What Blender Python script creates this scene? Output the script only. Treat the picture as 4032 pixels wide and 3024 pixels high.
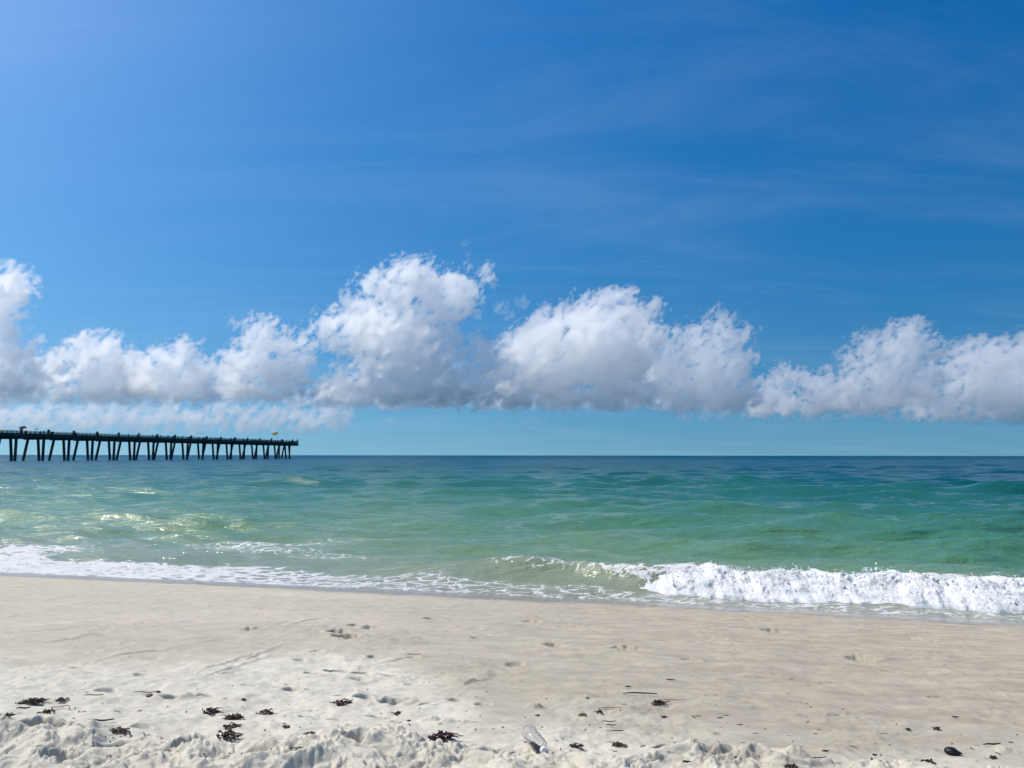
import bpy, bmesh, math, random
import numpy as np
from mathutils import Vector, Matrix

sc = bpy.context.scene
for o in list(bpy.data.objects):
    bpy.data.objects.remove(o)

# ------------------------------------------------------------------ camera
F = 3030.0                       # focal length in photo pixels (4032 wide)
PITCH = math.radians(5.3)
EYE = 2.1                        # metres above the sea
cam = bpy.data.cameras.new("camera")
cam_ob = bpy.data.objects.new("camera", cam)
sc.collection.objects.link(cam_ob)
cam.sensor_width = 36
cam.lens = 36 * F / 4032
cam.clip_start = 0.05
cam.clip_end = 200000
cam_ob.location = (0, 0, EYE)
cam_ob.rotation_euler = (Matrix.Rotation(math.pi / 2 + PITCH, 4, 'X') @ Matrix.Rotation(math.radians(0.06), 4, 'Z')).to_euler()
sc.camera = cam_ob

# ------------------------------------------------------------------ sky and sun
SUN_EL = math.radians(58)
SUN_AZ = math.radians(-74)       # from +Y (out to sea), to the left
world = bpy.data.worlds.new("World")
sc.world = world
world.use_nodes = True
wt = world.node_tree
bg = wt.nodes["Background"]
sky = wt.nodes.new("ShaderNodeTexSky")
sky.sky_type = 'NISHITA'
sky.sun_disc = False
sky.sun_elevation = SUN_EL
sky.sun_rotation = SUN_AZ
sky.air_density = 1.6
sky.dust_density = 2.2
sky.ozone_density = 4.0
tc = wt.nodes.new('ShaderNodeTexCoord')
lift = wt.nodes.new('ShaderNodeVectorMath'); lift.operation = 'ADD'; lift.inputs[1].default_value = (0, 0, .19)
nrm = wt.nodes.new('ShaderNodeVectorMath'); nrm.operation = 'NORMALIZE'
hs = wt.nodes.new('ShaderNodeHueSaturation'); hs.inputs['Saturation'].default_value = 1.56; hs.inputs['Value'].default_value = 1.0; hs.inputs['Hue'].default_value = .4945
gm = wt.nodes.new('ShaderNodeGamma'); gm.inputs[1].default_value = 1.3
wt.links.new(tc.outputs['Generated'], lift.inputs[0])
wt.links.new(lift.outputs[0], nrm.inputs[0])
wt.links.new(nrm.outputs[0], sky.inputs[0])
wt.links.new(sky.outputs[0], hs.inputs['Color'])
wt.links.new(hs.outputs[0], gm.inputs[0])
# thin high veil of ice cloud over the whole sky
sep = wt.nodes.new('ShaderNodeSeparateXYZ'); wt.links.new(tc.outputs['Generated'], sep.inputs[0])
den = wt.nodes.new('ShaderNodeMath'); den.operation = 'ADD'; den.inputs[1].default_value = .12; wt.links.new(sep.outputs[2], den.inputs[0])
prj = []
for i in range(2):
    dv = wt.nodes.new('ShaderNodeMath'); dv.operation = 'DIVIDE'; wt.links.new(sep.outputs[i], dv.inputs[0]); wt.links.new(den.outputs[0], dv.inputs[1]); prj.append(dv.outputs[0])
cmb = wt.nodes.new('ShaderNodeCombineXYZ'); wt.links.new(prj[0], cmb.inputs[0]); wt.links.new(prj[1], cmb.inputs[1])
mpv = wt.nodes.new('ShaderNodeMapping'); mpv.inputs['Rotation'].default_value = (0, 0, .5); mpv.inputs['Scale'].default_value = (.55, 1.6, 1); wt.links.new(cmb.outputs[0], mpv.inputs[0])
vn = wt.nodes.new('ShaderNodeTexNoise'); vn.inputs['Scale'].default_value = 1.1; vn.inputs['Detail'].default_value = 7; vn.inputs['Roughness'].default_value = .62; vn.inputs['Distortion'].default_value = .6
wt.links.new(mpv.outputs[0], vn.inputs['Vector'])
vr = wt.nodes.new('ShaderNodeMapRange'); vr.interpolation_type = 'SMOOTHSTEP'; vr.inputs[1].default_value = .40; vr.inputs[2].default_value = .80; vr.inputs[4].default_value = .10; wt.links.new(vn.outputs[0], vr.inputs[0])
vm_ = wt.nodes.new('ShaderNodeMix'); vm_.data_type = 'RGBA'; wt.links.new(vr.outputs[0], vm_.inputs[0]); wt.links.new(gm.outputs[0], vm_.inputs[6]); vm_.inputs[7].default_value = (8.5, 10.5, 13.5, 1)
wt.links.new(vm_.outputs[2], bg.inputs[0])
bg.inputs[1].default_value = 0.069

sun = bpy.data.lights.new("sun", 'SUN')
sun_ob = bpy.data.objects.new("sun", sun)
sc.collection.objects.link(sun_ob)
sun.energy = 4.0
sun.angle = math.radians(.5)
sun.color = (1, .94, .84)
SUN_DIR = Vector((math.sin(SUN_AZ) * math.cos(SUN_EL), math.cos(SUN_AZ) * math.cos(SUN_EL), math.sin(SUN_EL)))
sun_ob.rotation_euler = SUN_DIR.to_track_quat('Z', 'Y').to_euler()

vs = sc.view_settings
vs.view_transform = 'Standard'
vs.look = 'None'
vs.exposure = 0
vs.gamma = 1
vs.use_curve_mapping = False
cy = sc.cycles
cy.use_denoising = True
cy.max_bounces = 34
cy.diffuse_bounces = 3
cy.glossy_bounces = 3
cy.transmission_bounces = 6
cy.transparent_max_bounces = 12
cy.volume_bounces = 32
cy.volume_step_rate = 4.0
cy.sample_clamp_indirect = 6
cy.caustics_reflective = False
cy.caustics_refractive = False

# ------------------------------------------------------------------ helpers
C = sc.collection


def ray(px, py):
    """direction (unit forward depth) of a photo position, used to find where things stand"""
    u = (px - 2016) / F
    v = (py - 1512) / F
    return u, math.cos(PITCH) + v * math.sin(PITCH), math.sin(PITCH) - v * math.cos(PITCH)


def at_z(px, py, z):
    u, y, dz = ray(px, py)
    t = (z - EYE) / dz
    return u * t, y * t


def at_depth(px, py, Y):
    u, y, dz = ray(px, py)
    t = Y / y
    return Vector((u * t, Y, EYE + dz * t))


def tag(o, label=None, cat=None, group=None, kind=None):
    for k, v in (('label', label), ('category', cat), ('group', group), ('kind', kind)):
        if v:
            o[k] = v
    return o


def link(name, me, mat=None, parent=None):
    o = bpy.data.objects.new(name, me)
    C.objects.link(o)
    if mat is not None and me is not None and len(me.materials) == 0:
        me.materials.append(mat)
    if parent is not None:
        o.parent = parent
    return o


def empty(name, loc=(0, 0, 0), rz=0):
    o = bpy.data.objects.new(name, None)
    C.objects.link(o)
    o.location = loc
    o.rotation_euler = (0, 0, rz)
    return o


_rs = np.random.RandomState(7)
_PERM = np.concatenate([_rs.permutation(512)] * 2).astype(np.int64)
_ANG = _rs.rand(512) * 2 * np.pi
_GX, _GY = np.cos(_ANG).astype(np.float32), np.sin(_ANG).astype(np.float32)


def gnoise(x, y, seed=0):
    x = np.asarray(x, np.float32) + seed * 17.31
    y = np.asarray(y, np.float32) - seed * 9.77
    xi = np.floor(x).astype(np.int64)
    yi = np.floor(y).astype(np.int64)
    xf = (x - xi).astype(np.float32)
    yf = (y - yi).astype(np.float32)
    u = xf * xf * xf * (xf * (xf * 6 - 15) + 10)
    v = yf * yf * yf * (yf * (yf * 6 - 15) + 10)
    x0 = xi & 511
    x1 = (xi + 1) & 511
    y0 = yi & 511
    y1 = (yi + 1) & 511

    def g(a, b, dx, dy):
        h = _PERM[_PERM[a] + b]
        return _GX[h] * dx + _GY[h] * dy
    a = g(x0, y0, xf, yf)
    b = g(x1, y0, xf - 1, yf)
    c = g(x0, y1, xf, yf - 1)
    d = g(x1, y1, xf - 1, yf - 1)
    return ((a + (b - a) * u) + ((c + (d - c) * u) - (a + (b - a) * u)) * v) * 1.5


def fbm(x, y, octv=4, gain=.5, lac=2.07, seed=0, billow=False):
    s = 0
    a = 1.0
    f = 1.0
    for i in range(octv):
        n = gnoise(x * f, y * f, seed + i * 3)
        s = s + a * ((np.abs(n) * 2 - .5) if billow else n)
        a *= gain
        f *= lac
    return s


def sstep(a, b, x):
    t = np.clip((x - a) / (b - a), 0, 1)
    return t * t * (3 - 2 * t)


def grid_mesh(name, X, Y, Z, attrs=None, colors=None):
    r, c = X.shape
    me = bpy.data.meshes.new(name)
    n = r * c
    co = np.empty((n, 3), np.float32)
    co[:, 0] = X.ravel(); co[:, 1] = Y.ravel(); co[:, 2] = Z.ravel()
    idx = np.arange(n, dtype=np.int32).reshape(r, c)
    q = np.stack([idx[:-1, :-1], idx[:-1, 1:], idx[1:, 1:], idx[1:, :-1]], -1).reshape(-1, 4)
    m = len(q)
    me.vertices.add(n)
    me.vertices.foreach_set("co", co.ravel())
    me.loops.add(m * 4)
    me.loops.foreach_set("vertex_index", q.ravel())
    me.polygons.add(m)
    me.polygons.foreach_set("loop_start", np.arange(m, dtype=np.int32) * 4)
    me.polygons.foreach_set("use_smooth", np.ones(m, bool))
    me.update(calc_edges=True)
    for k, v in (attrs or {}).items():
        a = me.attributes.new(k, 'FLOAT', 'POINT')
        a.data.foreach_set("value", np.ascontiguousarray(v, np.float32).ravel())
    for k, v in (colors or {}).items():
        a = me.attributes.new(k, 'FLOAT_COLOR', 'POINT')
        rgba = np.ones((n, 4), np.float32)
        rgba[:, :3] = v.reshape(-1, 3)
        a.data.foreach_set("color", rgba.ravel())
    return me


def soup(name, verts, faces, smooth=True):
    """one mesh from a list of triangles / quads"""
    me = bpy.data.meshes.new(name)
    me.from_pydata([tuple(v) for v in verts], [], faces)
    if smooth:
        me.polygons.foreach_set("use_smooth", [True] * len(me.polygons))
    me.update()
    return me


class Nodes:
    """short hand for building a material"""

    def __init__(self, name):
        self.m = bpy.data.materials.new(name)
        self.m.use_nodes = True
        self.t = self.m.node_tree
        self.b = self.t.nodes["Principled BSDF"]
        self.out = self.t.nodes["Material Output"]

    def n(self, kind, **kw):
        x = self.t.nodes.new(kind)
        for k, v in kw.items():
            setattr(x, k, v)
        return x

    def l(self, a, b):
        self.t.links.new(a, b)

    def put(self, sock, v):
        if isinstance(v, bpy.types.NodeSocket):
            self.l(v, sock)
        else:
            sock.default_value = v

    def math(self, op, a, b=0.0, c=None, clamp=False):
        x = self.n("ShaderNodeMath", operation=op, use_clamp=clamp)
        self.put(x.inputs[0], a); self.put(x.inputs[1], b)
        if c is not None:
            self.put(x.inputs[2], c)
        return x.outputs[0]

    def mix(self, f, a, b):
        x = self.n("ShaderNodeMix", data_type='RGBA')
        self.put(x.inputs[0], f)
        for s, v in ((x.inputs[6], a), (x.inputs[7], b)):
            if isinstance(v, tuple) and len(v) == 3:
                v = v + (1,)
            self.put(s, v)
        return x.outputs[2]

    def attr(self, name):
        return self.n("ShaderNodeAttribute", attribute_name=name)

    def pos(self):
        return self.n("ShaderNodeNewGeometry").outputs["Position"]

    def scaled(self, v, s):
        x = self.n("ShaderNodeVectorMath", operation='MULTIPLY')
        self.l(v, x.inputs[0]); x.inputs[1].default_value = s
        return x.outputs[0]

    def noise(self, v, scale, detail=3, rough=.55, out="Fac"):
        x = self.n("ShaderNodeTexNoise")
        self.l(v, x.inputs["Vector"])
        x.inputs["Scale"].default_value = scale
        x.inputs["Detail"].default_value = detail
        x.inputs["Roughness"].default_value = rough
        return x.outputs[out]

    def ramp(self, f, lo, hi):
        x = self.n("ShaderNodeMapRange", interpolation_type='SMOOTHSTEP')
        self.put(x.inputs[0], f); self.put(x.inputs[1], lo); self.put(x.inputs[2], hi)
        return x.outputs[0]

    def bump(self, h, strength, dist, base=None):
        x = self.n("ShaderNodeBump")
        self.put(x.inputs["Strength"], strength); self.put(x.inputs["Distance"], dist)
        self.l(h, x.inputs["Height"])
        if base is not None:
            self.l(base, x.inputs["Normal"])
        return x.outputs[0]


# ------------------------------------------------------------------ shape of the shore
def line(pts, z):
    q = sorted(at_z(x, y, z) for x, y in pts)
    return np.array([a for a, b in q]), np.array([b for a, b in q])


def extrap(x, lx, ly):
    """piecewise linear, going on straight past both ends"""
    y = np.interp(x, lx, ly)
    s0 = (ly[1] - ly[0]) / (lx[1] - lx[0]); s1 = (ly[-1] - ly[-2]) / (lx[-1] - lx[-2])
    y = np.where(x < lx[0], ly[0] + s0 * (x - lx[0]), y)
    return np.where(x > lx[-1], ly[-1] + s1 * (x - lx[-1]), y)


_sx, _sy = line([(0, 2255), (912, 2296), (2016, 2339), (3000, 2400), (4032, 2442)], .06)
_sc = np.polyfit(_sx, _sy, 2)


def shore(x):
    xc = np.clip(x, -16, 12)
    return np.polyval(_sc, xc) + np.where(x > 12, (x - 12) * -.25, 0) + np.where(x < -16, (x + 16) * .05, 0)


def sand_base(x, y):
    q = shore(x) - y
    z = np.where(q > 0, .06 + .121 * q, .06 + .10 * q)
    z = np.where(q > 9.3, .06 + .121 * 9.3 + .02 * (1 - np.exp(-(q - 9.3) / 1.0)), z)
    return np.maximum(z, -2.5)


def ground(px, py):
    """where a photo position meets the sand"""
    z = 1.0
    for _ in range(25):
        x, y = at_z(px, py, z)
        z = .5 * z + .5 * float(sand_base(np.array(x), np.array(y)))
    return x, y, z


def gline(pts):
    g = sorted((ground(a, b)[:2] for a, b in pts))
    return np.array([p[0] for p in g]), np.array([p[1] for p in g])


# limits of the soft white sand and of the churned sand
_wx, _wy = gline([(-600, 2520), (0, 2600), (600, 2610), (1200, 2560), (1560, 2580), (1720, 2700), (1900, 2810), (2250, 2830), (2420, 2880), (2590, 2950), (2800, 2998), (3100, 2992), (3600, 3010), (4400, 3040)])
_rx, _ry = gline([(-600, 2850), (0, 2868), (330, 2868), (520, 2905), (900, 2915), (1150, 2945), (1350, 2935), (1480, 2900), (1700, 2895), (1850, 2945), (2200, 2985), (2500, 3000), (2700, 3005), (3050, 3000), (3400, 3030), (3700, 3035), (4400, 3060)])

PITS = [  # px, py, width px, relative depth
    (1367, 2509, 84, .8), (1329, 2488, 60, .7), (1402, 2463, 50, .6), (1472, 2470, 56, .6), (1440, 2476, 30, .4), (1335, 2637, 84, .9), (1440, 2641, 36, .5),
    (1409, 2669, 70, .45), (1472, 2582, 46, .6), (1880, 2507, 40, .55), (1909, 2497, 34, .45), (1735, 2707, 42, .45), (1352, 2733, 56, .8),
    (1434, 2752, 58, .8), (1554, 2762, 88, 1.2), (1681, 2775, 46, .9), (1314, 2830, 52, .5), (2628, 2953, 80, 1.6), (678, 2738, 74, .8),
    (768, 2738, 44, .9), (809, 2736, 46, .7), (158, 2872, 190, .9), (1158, 2713, 72, .6), (1052, 2679, 36, .5), (1145, 2686, 32, .5),
    (1090, 2694, 26, .4), (1210, 2712, 34, .5), (1248, 2732, 26, .5), (3395, 2590, 90, .3), (3990, 2630, 50, .35), (2720, 2600, 60, .25),
    (2480, 2560, 120, .2), (1500, 2500, 36, .6), (1290, 2470, 30, .5), (1560, 2520, 40, .5), (1250, 2560, 44, .5), (1180, 2600, 40, .6), (1540, 2660, 60, .7), (1620, 2690, 50, .6), (1240, 2650, 60, .7), (900, 2650, 50, .5), (980, 2700, 60, .6), (1480, 2810, 56, .7), (1790, 2760, 54, .6), (1900, 2780, 50, .5), (560, 2660, 50, .4), (420, 2720, 60, .5), (300, 2640, 44, .4), (2030, 2620, 60, .35), (2180, 2540, 70, .3), (1700, 2440, 50, .35), (2090, 2450, 60, .3), (3050, 2480, 70, .25), (3600, 2510, 70, .25), (2900, 2760, 60, .3), (3300, 2820, 60, .3), (3700, 2740, 60, .3),
    (1560, 2835, 46, .4), (2840, 2910, 44, .35), (2400, 2895, 30, .5), (560, 2860, 60, .3), (1000, 2474, 70, .35),
    (1214, 2822, 50, .35), (1630, 2590, 40, .3), (1790, 2575, 34, .3), (450, 2925, 110, .8), (760, 2960, 120, 1.0), (1400, 2975, 110, 1.0), (1000, 2960, 90, .9), (250, 2990, 120, .9),
]
MOUNDS = [(2111, 2790, 66, 1.0), (1700, 2846, 74, 1.1), (1770, 2852, 54, .8), (1833, 2858, 54, .8), (1883, 2693, 100, .16), (1920, 2690, 60, .2), (728, 2742, 60, .6),
          (1400, 2740, 70, .5), (1395, 2626, 60, .4), (2220, 2830, 50, .5), (2360, 2842, 40, .5), (3960, 2950, 90, .5), (1560, 2905, 120, .8), (780, 2890, 60, .9), (590, 2905, 120, .6),
          (1620, 2745, 40, .4), (1350, 2915, 160, .6), (3450, 3022, 90, .8), (3150, 3020, 120, .7), (2950, 3005, 90, .6)]


def feature_list(lst):
    out = []
    for px, py, w, d in lst:
        x, y, z = ground(px, py)
        out.append((x, y, .58 * w * math.hypot(x, y) / F, d))
    return out


_pits = feature_list(PITS)
_mounds = feature_list(MOUNDS)
# low broken ledges of caked sand: photo polylines
LEDGES = [[(0, 2560), (200, 2530), (420, 2500)], [(620, 2560), (760, 2535), (880, 2500), (960, 2482)], [(170, 2655), (330, 2610), (520, 2602), (640, 2565), (720, 2540)],
          [(1060, 2475), (1180, 2455), (1300, 2432)], [(640, 2680), (790, 2670), (850, 2625), (960, 2600), (1030, 2560), (1150, 2550)], [(1450, 2620), (1560, 2600), (1650, 2572)],
          [(1700, 2690), (1830, 2705), (1960, 2670)], [(1310, 2772), (1420, 2780), (1500, 2765)], [(2250, 2842), (2360, 2850)], [(880, 2760), (1000, 2755)], [(640, 2775), (760, 2772)]]


_ledges = [gline(pl) for pl in LEDGES]


def sand_height(X, Y):
    z = sand_base(X, Y)
    white = sstep(.55, -.55, Y - np.interp(X, _wx, _wy) + .45 * gnoise(X * 1.7, Y * 1.7, 5) + .20 * gnoise(X * 6, Y * 6, 6) + .10 * gnoise(X * 19, Y * 19, 7))
    rough = sstep(.10, -.12, Y - np.interp(X, _rx, _ry) + .10 * gnoise(X * 3.3, Y * 3.3, 8))
    land = sstep(.1, 1.2, shore(X) - Y)
    # undulation and packed-sand texture
    z = z + land * (.016 * fbm(X * .55, Y * .55, 3, seed=20) + .011 * fbm(X * 2.1, Y * 2.6, 3, seed=22) + .0060 * fbm(X * 7 + 1.5 * gnoise(X * 1.5, Y * 1.5, 27), Y * 8, 3, gain=.62, seed=25))
    z = z + white * (.009 * fbm(X * 4, Y * 4, 3, seed=30) + .0030 * fbm(X * 20, Y * 20, 2, seed=33))
    # churned soft sand
    xw = X + .10 * gnoise(X * 4.1, Y * 4.1, 36) + .03 * gnoise(X * 13, Y * 13, 37)
    yw = Y + .10 * gnoise(X * 4.1, Y * 4.1, 38) + .03 * gnoise(X * 13, Y * 13, 39)
    lum = .036 * fbm(xw * 1.9, yw * 2.4, 2, seed=40) + .026 * fbm(xw * 4.5, yw * 5.5, 2, seed=44) - .010 * fbm(xw * 7.0, yw * 8.0, 2, seed=47, billow=True) + .010 * fbm(xw * 15, yw * 15, 4, gain=.65, seed=48)
    lum = lum + .011 * np.abs(gnoise(xw * 30, yw * 30, 49)) + .010 * np.abs(gnoise(xw * 58, yw * 58, 50)) - .006 * np.abs(gnoise(xw * 11, yw * 11, 55))
    z = z + rough * (lum + .020)
    # hollows with pushed up rims, and lumps
    for (fx, fy, r, d) in _pits:
        ry = r * min(1.6, max(.62, .21 * fy))
        m = (np.abs(X - fx) < 3.2 * r) & (np.abs(Y - fy) < 3.2 * ry + .02)
        if not m.any():
            continue
        x = X[m]; y = Y[m]
        e = np.hypot((x - fx) / r, (y - fy) / ry) + .28 * gnoise(x * 28, y * 28, 51)
        rim = np.exp(-((e - 1.35) / .35) ** 2) * (.6 + .8 * gnoise(x * 17, y * 17, 52))
        z[m] += r * d * (-1.15 * sstep(1.12, .72, e) - .25 * sstep(.9, .2, e) + .22 * rim)
    for (fx, fy, r, d) in _mounds:
        ry = r * .6
        m = (np.abs(X - fx) < 2.5 * r) & (np.abs(Y - fy) < 2.5 * ry)
        if not m.any():
            continue
        x = X[m]; y = Y[m]
        e = np.hypot((x - fx) / r, (y - fy) / ry) + .35 * gnoise(x * 24, y * 24, 53)
        z[m] += r * d * (.42 + .3 * np.abs(gnoise(x * 40, y * 40, 54))) * sstep(1.25, .2, e)
    for k, (lx, ly) in enumerate(_ledges):
        if X.size == 1 and not (lx[0] < X[0, 0] < lx[-1]):
            continue
        yl = np.interp(X, lx, ly) + .02 * gnoise(X * 9, X * 0 + k, 60 + k)
        d = Y - yl
        m = sstep(lx[0], lx[0] + .12, X) * sstep(lx[-1], lx[-1] - .12, X) * sstep(-.45, -.05, d) * sstep(.9, .05, d)
        z = z + m * .013 * (sstep(-.010, .010, d) - sstep(.05, .8, d))
    return z, white, rough


# ------------------------------------------------------------------ beach
U = np.concatenate([np.linspace(-1.7, -.80, 60)[:-1], np.linspace(-.80, .80, 880), np.linspace(.80, 1.7, 60)[1:]])
yr = [1.75]
while yr[-1] < 3.7:
    yr.append(yr[-1] * 1.0019)
while yr[-1] < 12.0:
    yr.append(yr[-1] * 1.0030)
while yr[-1] < 26:
    yr.append(yr[-1] * 1.02)
yr = np.array(yr)
GX = U[None, :] * yr[:, None]
GY = np.repeat(yr[:, None], len(U), 1)
GZ, white, rough = sand_height(GX, GY)
q = shore(GX) - GY
wet = sstep(1.35, .75, q + .12 * fbm(GX * .9, GY * .9, 2, seed=70))
damp = sstep(7.0, .3, q + .9 * fbm(GX * .35, GY * .5, 2, seed=72)) * (1 - white)

ns = Nodes("beach_sand")
p = ns.pos()
a_w = ns.attr("white").outputs["Fac"]; a_wet = ns.attr("wet").outputs["Fac"]; a_d = ns.attr("damp").outputs["Fac"]
n1 = ns.noise(p, 1.3, 4); n2 = ns.noise(p, 9, 4); n3 = ns.noise(p, 420, 2, .7); n4 = ns.noise(ns.scaled(p, (.7, 2.2, 1)), 3.0, 5, .6)
packed = ns.mix(ns.ramp(n4, .32, .70), (.345, .305, .232), (.452, .408, .318))
packed = ns.mix(ns.math('MULTIPLY', ns.ramp(n1, .45, .75), .45), packed, (.445, .39, .32))
soft = ns.mix(ns.ramp(n2, .3, .7), (.55, .52, .428), (.63, .60, .503))
sepx = ns.n("ShaderNodeSeparateXYZ"); ns.l(p, sepx.inputs[0])
packed = ns.mix(ns.math('MULTIPLY', ns.ramp(sepx.outputs[0], 2.5, -4.5), .75), packed, (.505, .475, .380))
pink = ns.math('MULTIPLY', ns.ramp(ns.noise(ns.scaled(p, (.6, 1.2, 1)), .8, 4), .52, .66), ns.ramp(sepx.outputs[0], 0.5, -2.5))
packed = ns.mix(ns.math('MULTIPLY', pink, .7), packed, (.54, .475, .405))
col = ns.mix(a_w, packed, soft)
col = ns.mix(ns.math('MULTIPLY', a_wet, .85), col, (.20, .185, .16))
g = ns.math('MULTIPLY_ADD', n3, .36, .82)
gc = ns.n("ShaderNodeMix", data_type='RGBA', blend_type='MULTIPLY'); gc.inputs[0].default_value = 1
ns.l(col, gc.inputs[6])
cx = ns.n("ShaderNodeCombineColor")
for i in range(3):
    ns.l(g, cx.inputs[i])
ns.l(cx.outputs[0], gc.inputs[7])
ns.l(gc.outputs[2], ns.b.inputs["Base Color"])
ns.l(ns.math('MULTIPLY_ADD', a_wet, -.75, .95), ns.b.inputs["Roughness"])
ns.b.inputs["Specular IOR Level"].default_value = .25
bh = ns.math('ADD', ns.math('MULTIPLY', ns.noise(p, 60, 4, .65), .6), ns.math('MULTIPLY', n3, .4))
dry = ns.math('SUBTRACT', 1.0, a_wet)
ns.l(ns.bump(bh, ns.math('MULTIPLY', dry, .8), .008), ns.b.inputs["Normal"])
SAND = ns.m

beach = link("beach_sand", grid_mesh("beach_sand", GX, GY, GZ, {"white": white, "wet": wet, "damp": damp}), SAND)
tag(beach, "pale sand beach with footprints sloping to the water", kind='structure')

xs = np.linspace(-220, 220, 221); ys = np.concatenate([np.linspace(-60, 0, 31), np.linspace(.4, 30, 75)])
BX, BY = np.meshgrid(xs, ys)
BZ = sand_base(BX, BY) - .12
zero = np.zeros_like(BX)
wide = link("beach_sheet", grid_mesh("beach_sheet", BX, BY, BZ, {"white": zero + .5, "wet": sstep(.55, .02, shore(BX) - BY), "damp": zero}), SAND)
tag(wide, "wider stretch of the same pale beach", kind='structure')


def sand_z(x, y):
    X = np.array([[float(x)]]); Y = np.array([[float(y)]])
    return float(sand_height(X, Y)[0][0, 0])


# ------------------------------------------------------------------ sea
# crest and foot of the wave that breaks on the shore
_cfx, _cfy = line([(1250, 2262), (1500, 2268), (1800, 2277), (2016, 2287), (2300, 2303), (2500, 2326), (2750, 2345), (3000, 2358), (3500, 2378), (4032, 2402), (4800, 2425)], .08)
_hx = [at_z(a, 2330, .08)[0] for a in (1150, 1450, 1700, 2016, 2300, 2500, 2700, 3000, 3400, 3700, 4032, 4800)]
_hh = [.0, .05, .13, .215, .245, .25, .28, .31, .29, .27, .25, .22]


def wave_foot(x):
    return extrap(x, _cfx, _cfy)


def wave_crest(x):
    return wave_foot(x) + .62 + .10 * gnoise(x * .8, x * 0 + 3.3, 80)


def wave_h(x):
    return np.interp(x, _hx, _hh) * (1 + .20 * gnoise(x * 1.3, x * 0 + 7.7, 81) + .08 * gnoise(x * 4.3, x * 0 + 2.7, 82))


def breaker(x, y):
    d = y - wave_crest(x)
    return wave_h(x) * np.where(d < 0, np.exp(-(d / .30) ** 2), np.exp(-(d / 1.5) ** 2) * .75 + .25 * np.exp(-(d / .5) ** 2))


_wr = random.Random(5)
WAVES = []
for i in range(84):
    lam = .45 * (16 / .45) ** (i / 83)
    phi = _wr.gauss(.06, .34)
    WAVES.append((2 * math.pi / lam * math.sin(phi), 2 * math.pi / lam * math.cos(phi), lam, _wr.uniform(0, 6.28)))
SWELLS = [(27.0, .28, 1.5, 3.0, -1.5, 40.), (43.0, .36, 2.2, 5.0, 9., 60.), (17.3, .10, .8, 1.6, -11.5, -3.),
          (21.0, .12, 1.2, 2.2, 4., 14.)]


def sea_height(X, Y, sp):
    off = Y - shore(X)
    z = np.zeros_like(X)
    shoal = np.clip(.16 + off / 7.0, .16, 1)
    group = .75 + .55 * gnoise(X * .06, Y * .09, 90)
    for kx, ky, lam, ph in WAVES:
        w = sstep(2.5, 5.0, lam / sp)
        if not w.any():
            continue
        a = (.066 if lam < 2.2 else .050) * lam / 6.283 * (1.0 if lam < 4.0 else (4.0 / lam) ** 1.2)
        s = np.sin(kx * X + ky * Y + ph)
        z += a * w * (s + .25 * s * s)
    z *= shoal * np.clip(group, .35, 1.4)
    for (yc, h, f, b, x0, x1) in SWELLS:
        yy = yc - .06 * X + yc * .035 * gnoise(X * .9 / yc ** .75, X * 0 + yc, 91)
        d = Y - yy
        m = sstep(x0 - 4, x0 + 3, X) * sstep(x1 + 4, x1 - 3, X)
        z += m * h * np.where(d < 0, np.exp(-(d / f) ** 2), np.exp(-(d / b) ** 2))
    z += breaker(X, Y)
    # thin sheet that runs up the sand
    z = np.where(off < 1.5, z * sstep(-.2, 1.5, off) + (1 - sstep(-.2, 1.5, off)) * (z * .3), z)
    edge = .05 + .012 * gnoise(X * .8, Y * 0, 93) + .012 * fbm(X * 2.7, Y * 0, 2, seed=94) + .012 * sstep(0, -8, X)
    return z + edge * sstep(3.5, .0, off)


US = np.concatenate([np.linspace(-1.6, -.74, 60)[:-1], np.linspace(-.74, .74, 520), np.linspace(.74, 1.6, 60)[1:]])
yr = [7.6]
while yr[-1] < 24:
    yr.append(yr[-1] * 1.0036)
while yr[-1] < 60:
    yr.append(yr[-1] * 1.0065)
while yr[-1] < 260:
    yr.append(yr[-1] * 1.0085)
while yr[-1] < 900:
    yr.append(yr[-1] * 1.018)
while yr[-1] < 90000:
    yr.append(yr[-1] * 1.06)
yr = np.array(yr)
dyr = np.gradient(yr)
WX = US[None, :] * yr[:, None]
WY = np.repeat(yr[:, None], len(US), 1)
WS = np.maximum(np.repeat(dyr[:, None], len(US), 1), np.gradient(US)[None, :] * yr[:, None])
WZ = sea_height(WX, WY, WS)
off = WY - shore(WX)
stops = np.array([-1, 0, 1.5, 4, 9, 18, 35, 80, 200, 800, 5000])
cols = np.array([(.24, .235, .19), (.225, .235, .175), (.205, .25, .16), (.16, .25, .142), (.105, .222, .122), (.058, .182, .110), (.023, .134, .096), (.005, .088, .084), (.0, .062, .082), (.0, .054, .082), (.0, .053, .082)])
offn = np.maximum(off, .01) * np.exp(.30 * fbm(WX / (4 + .12 * WY), WY / (6 + .3 * WY), 2, seed=100)) * np.where(off > 0, 1, 0)
# the water deepens sooner to the right
side_ = np.clip(WX / np.maximum(WY, 1), -1, 1)
offn = offn * np.exp(np.where(side_ > 0, 1.0, .35) * side_)
WC = np.stack([np.interp(offn, stops, cols[:, i]) for i in range(3)], -1)
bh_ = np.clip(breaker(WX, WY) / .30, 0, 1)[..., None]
WC = WC * (1 - .75 * bh_) + np.array((.13, .175, .075)) * .75 * bh_  # olive tint painted on the breaker for light coming through the thin wave

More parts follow.
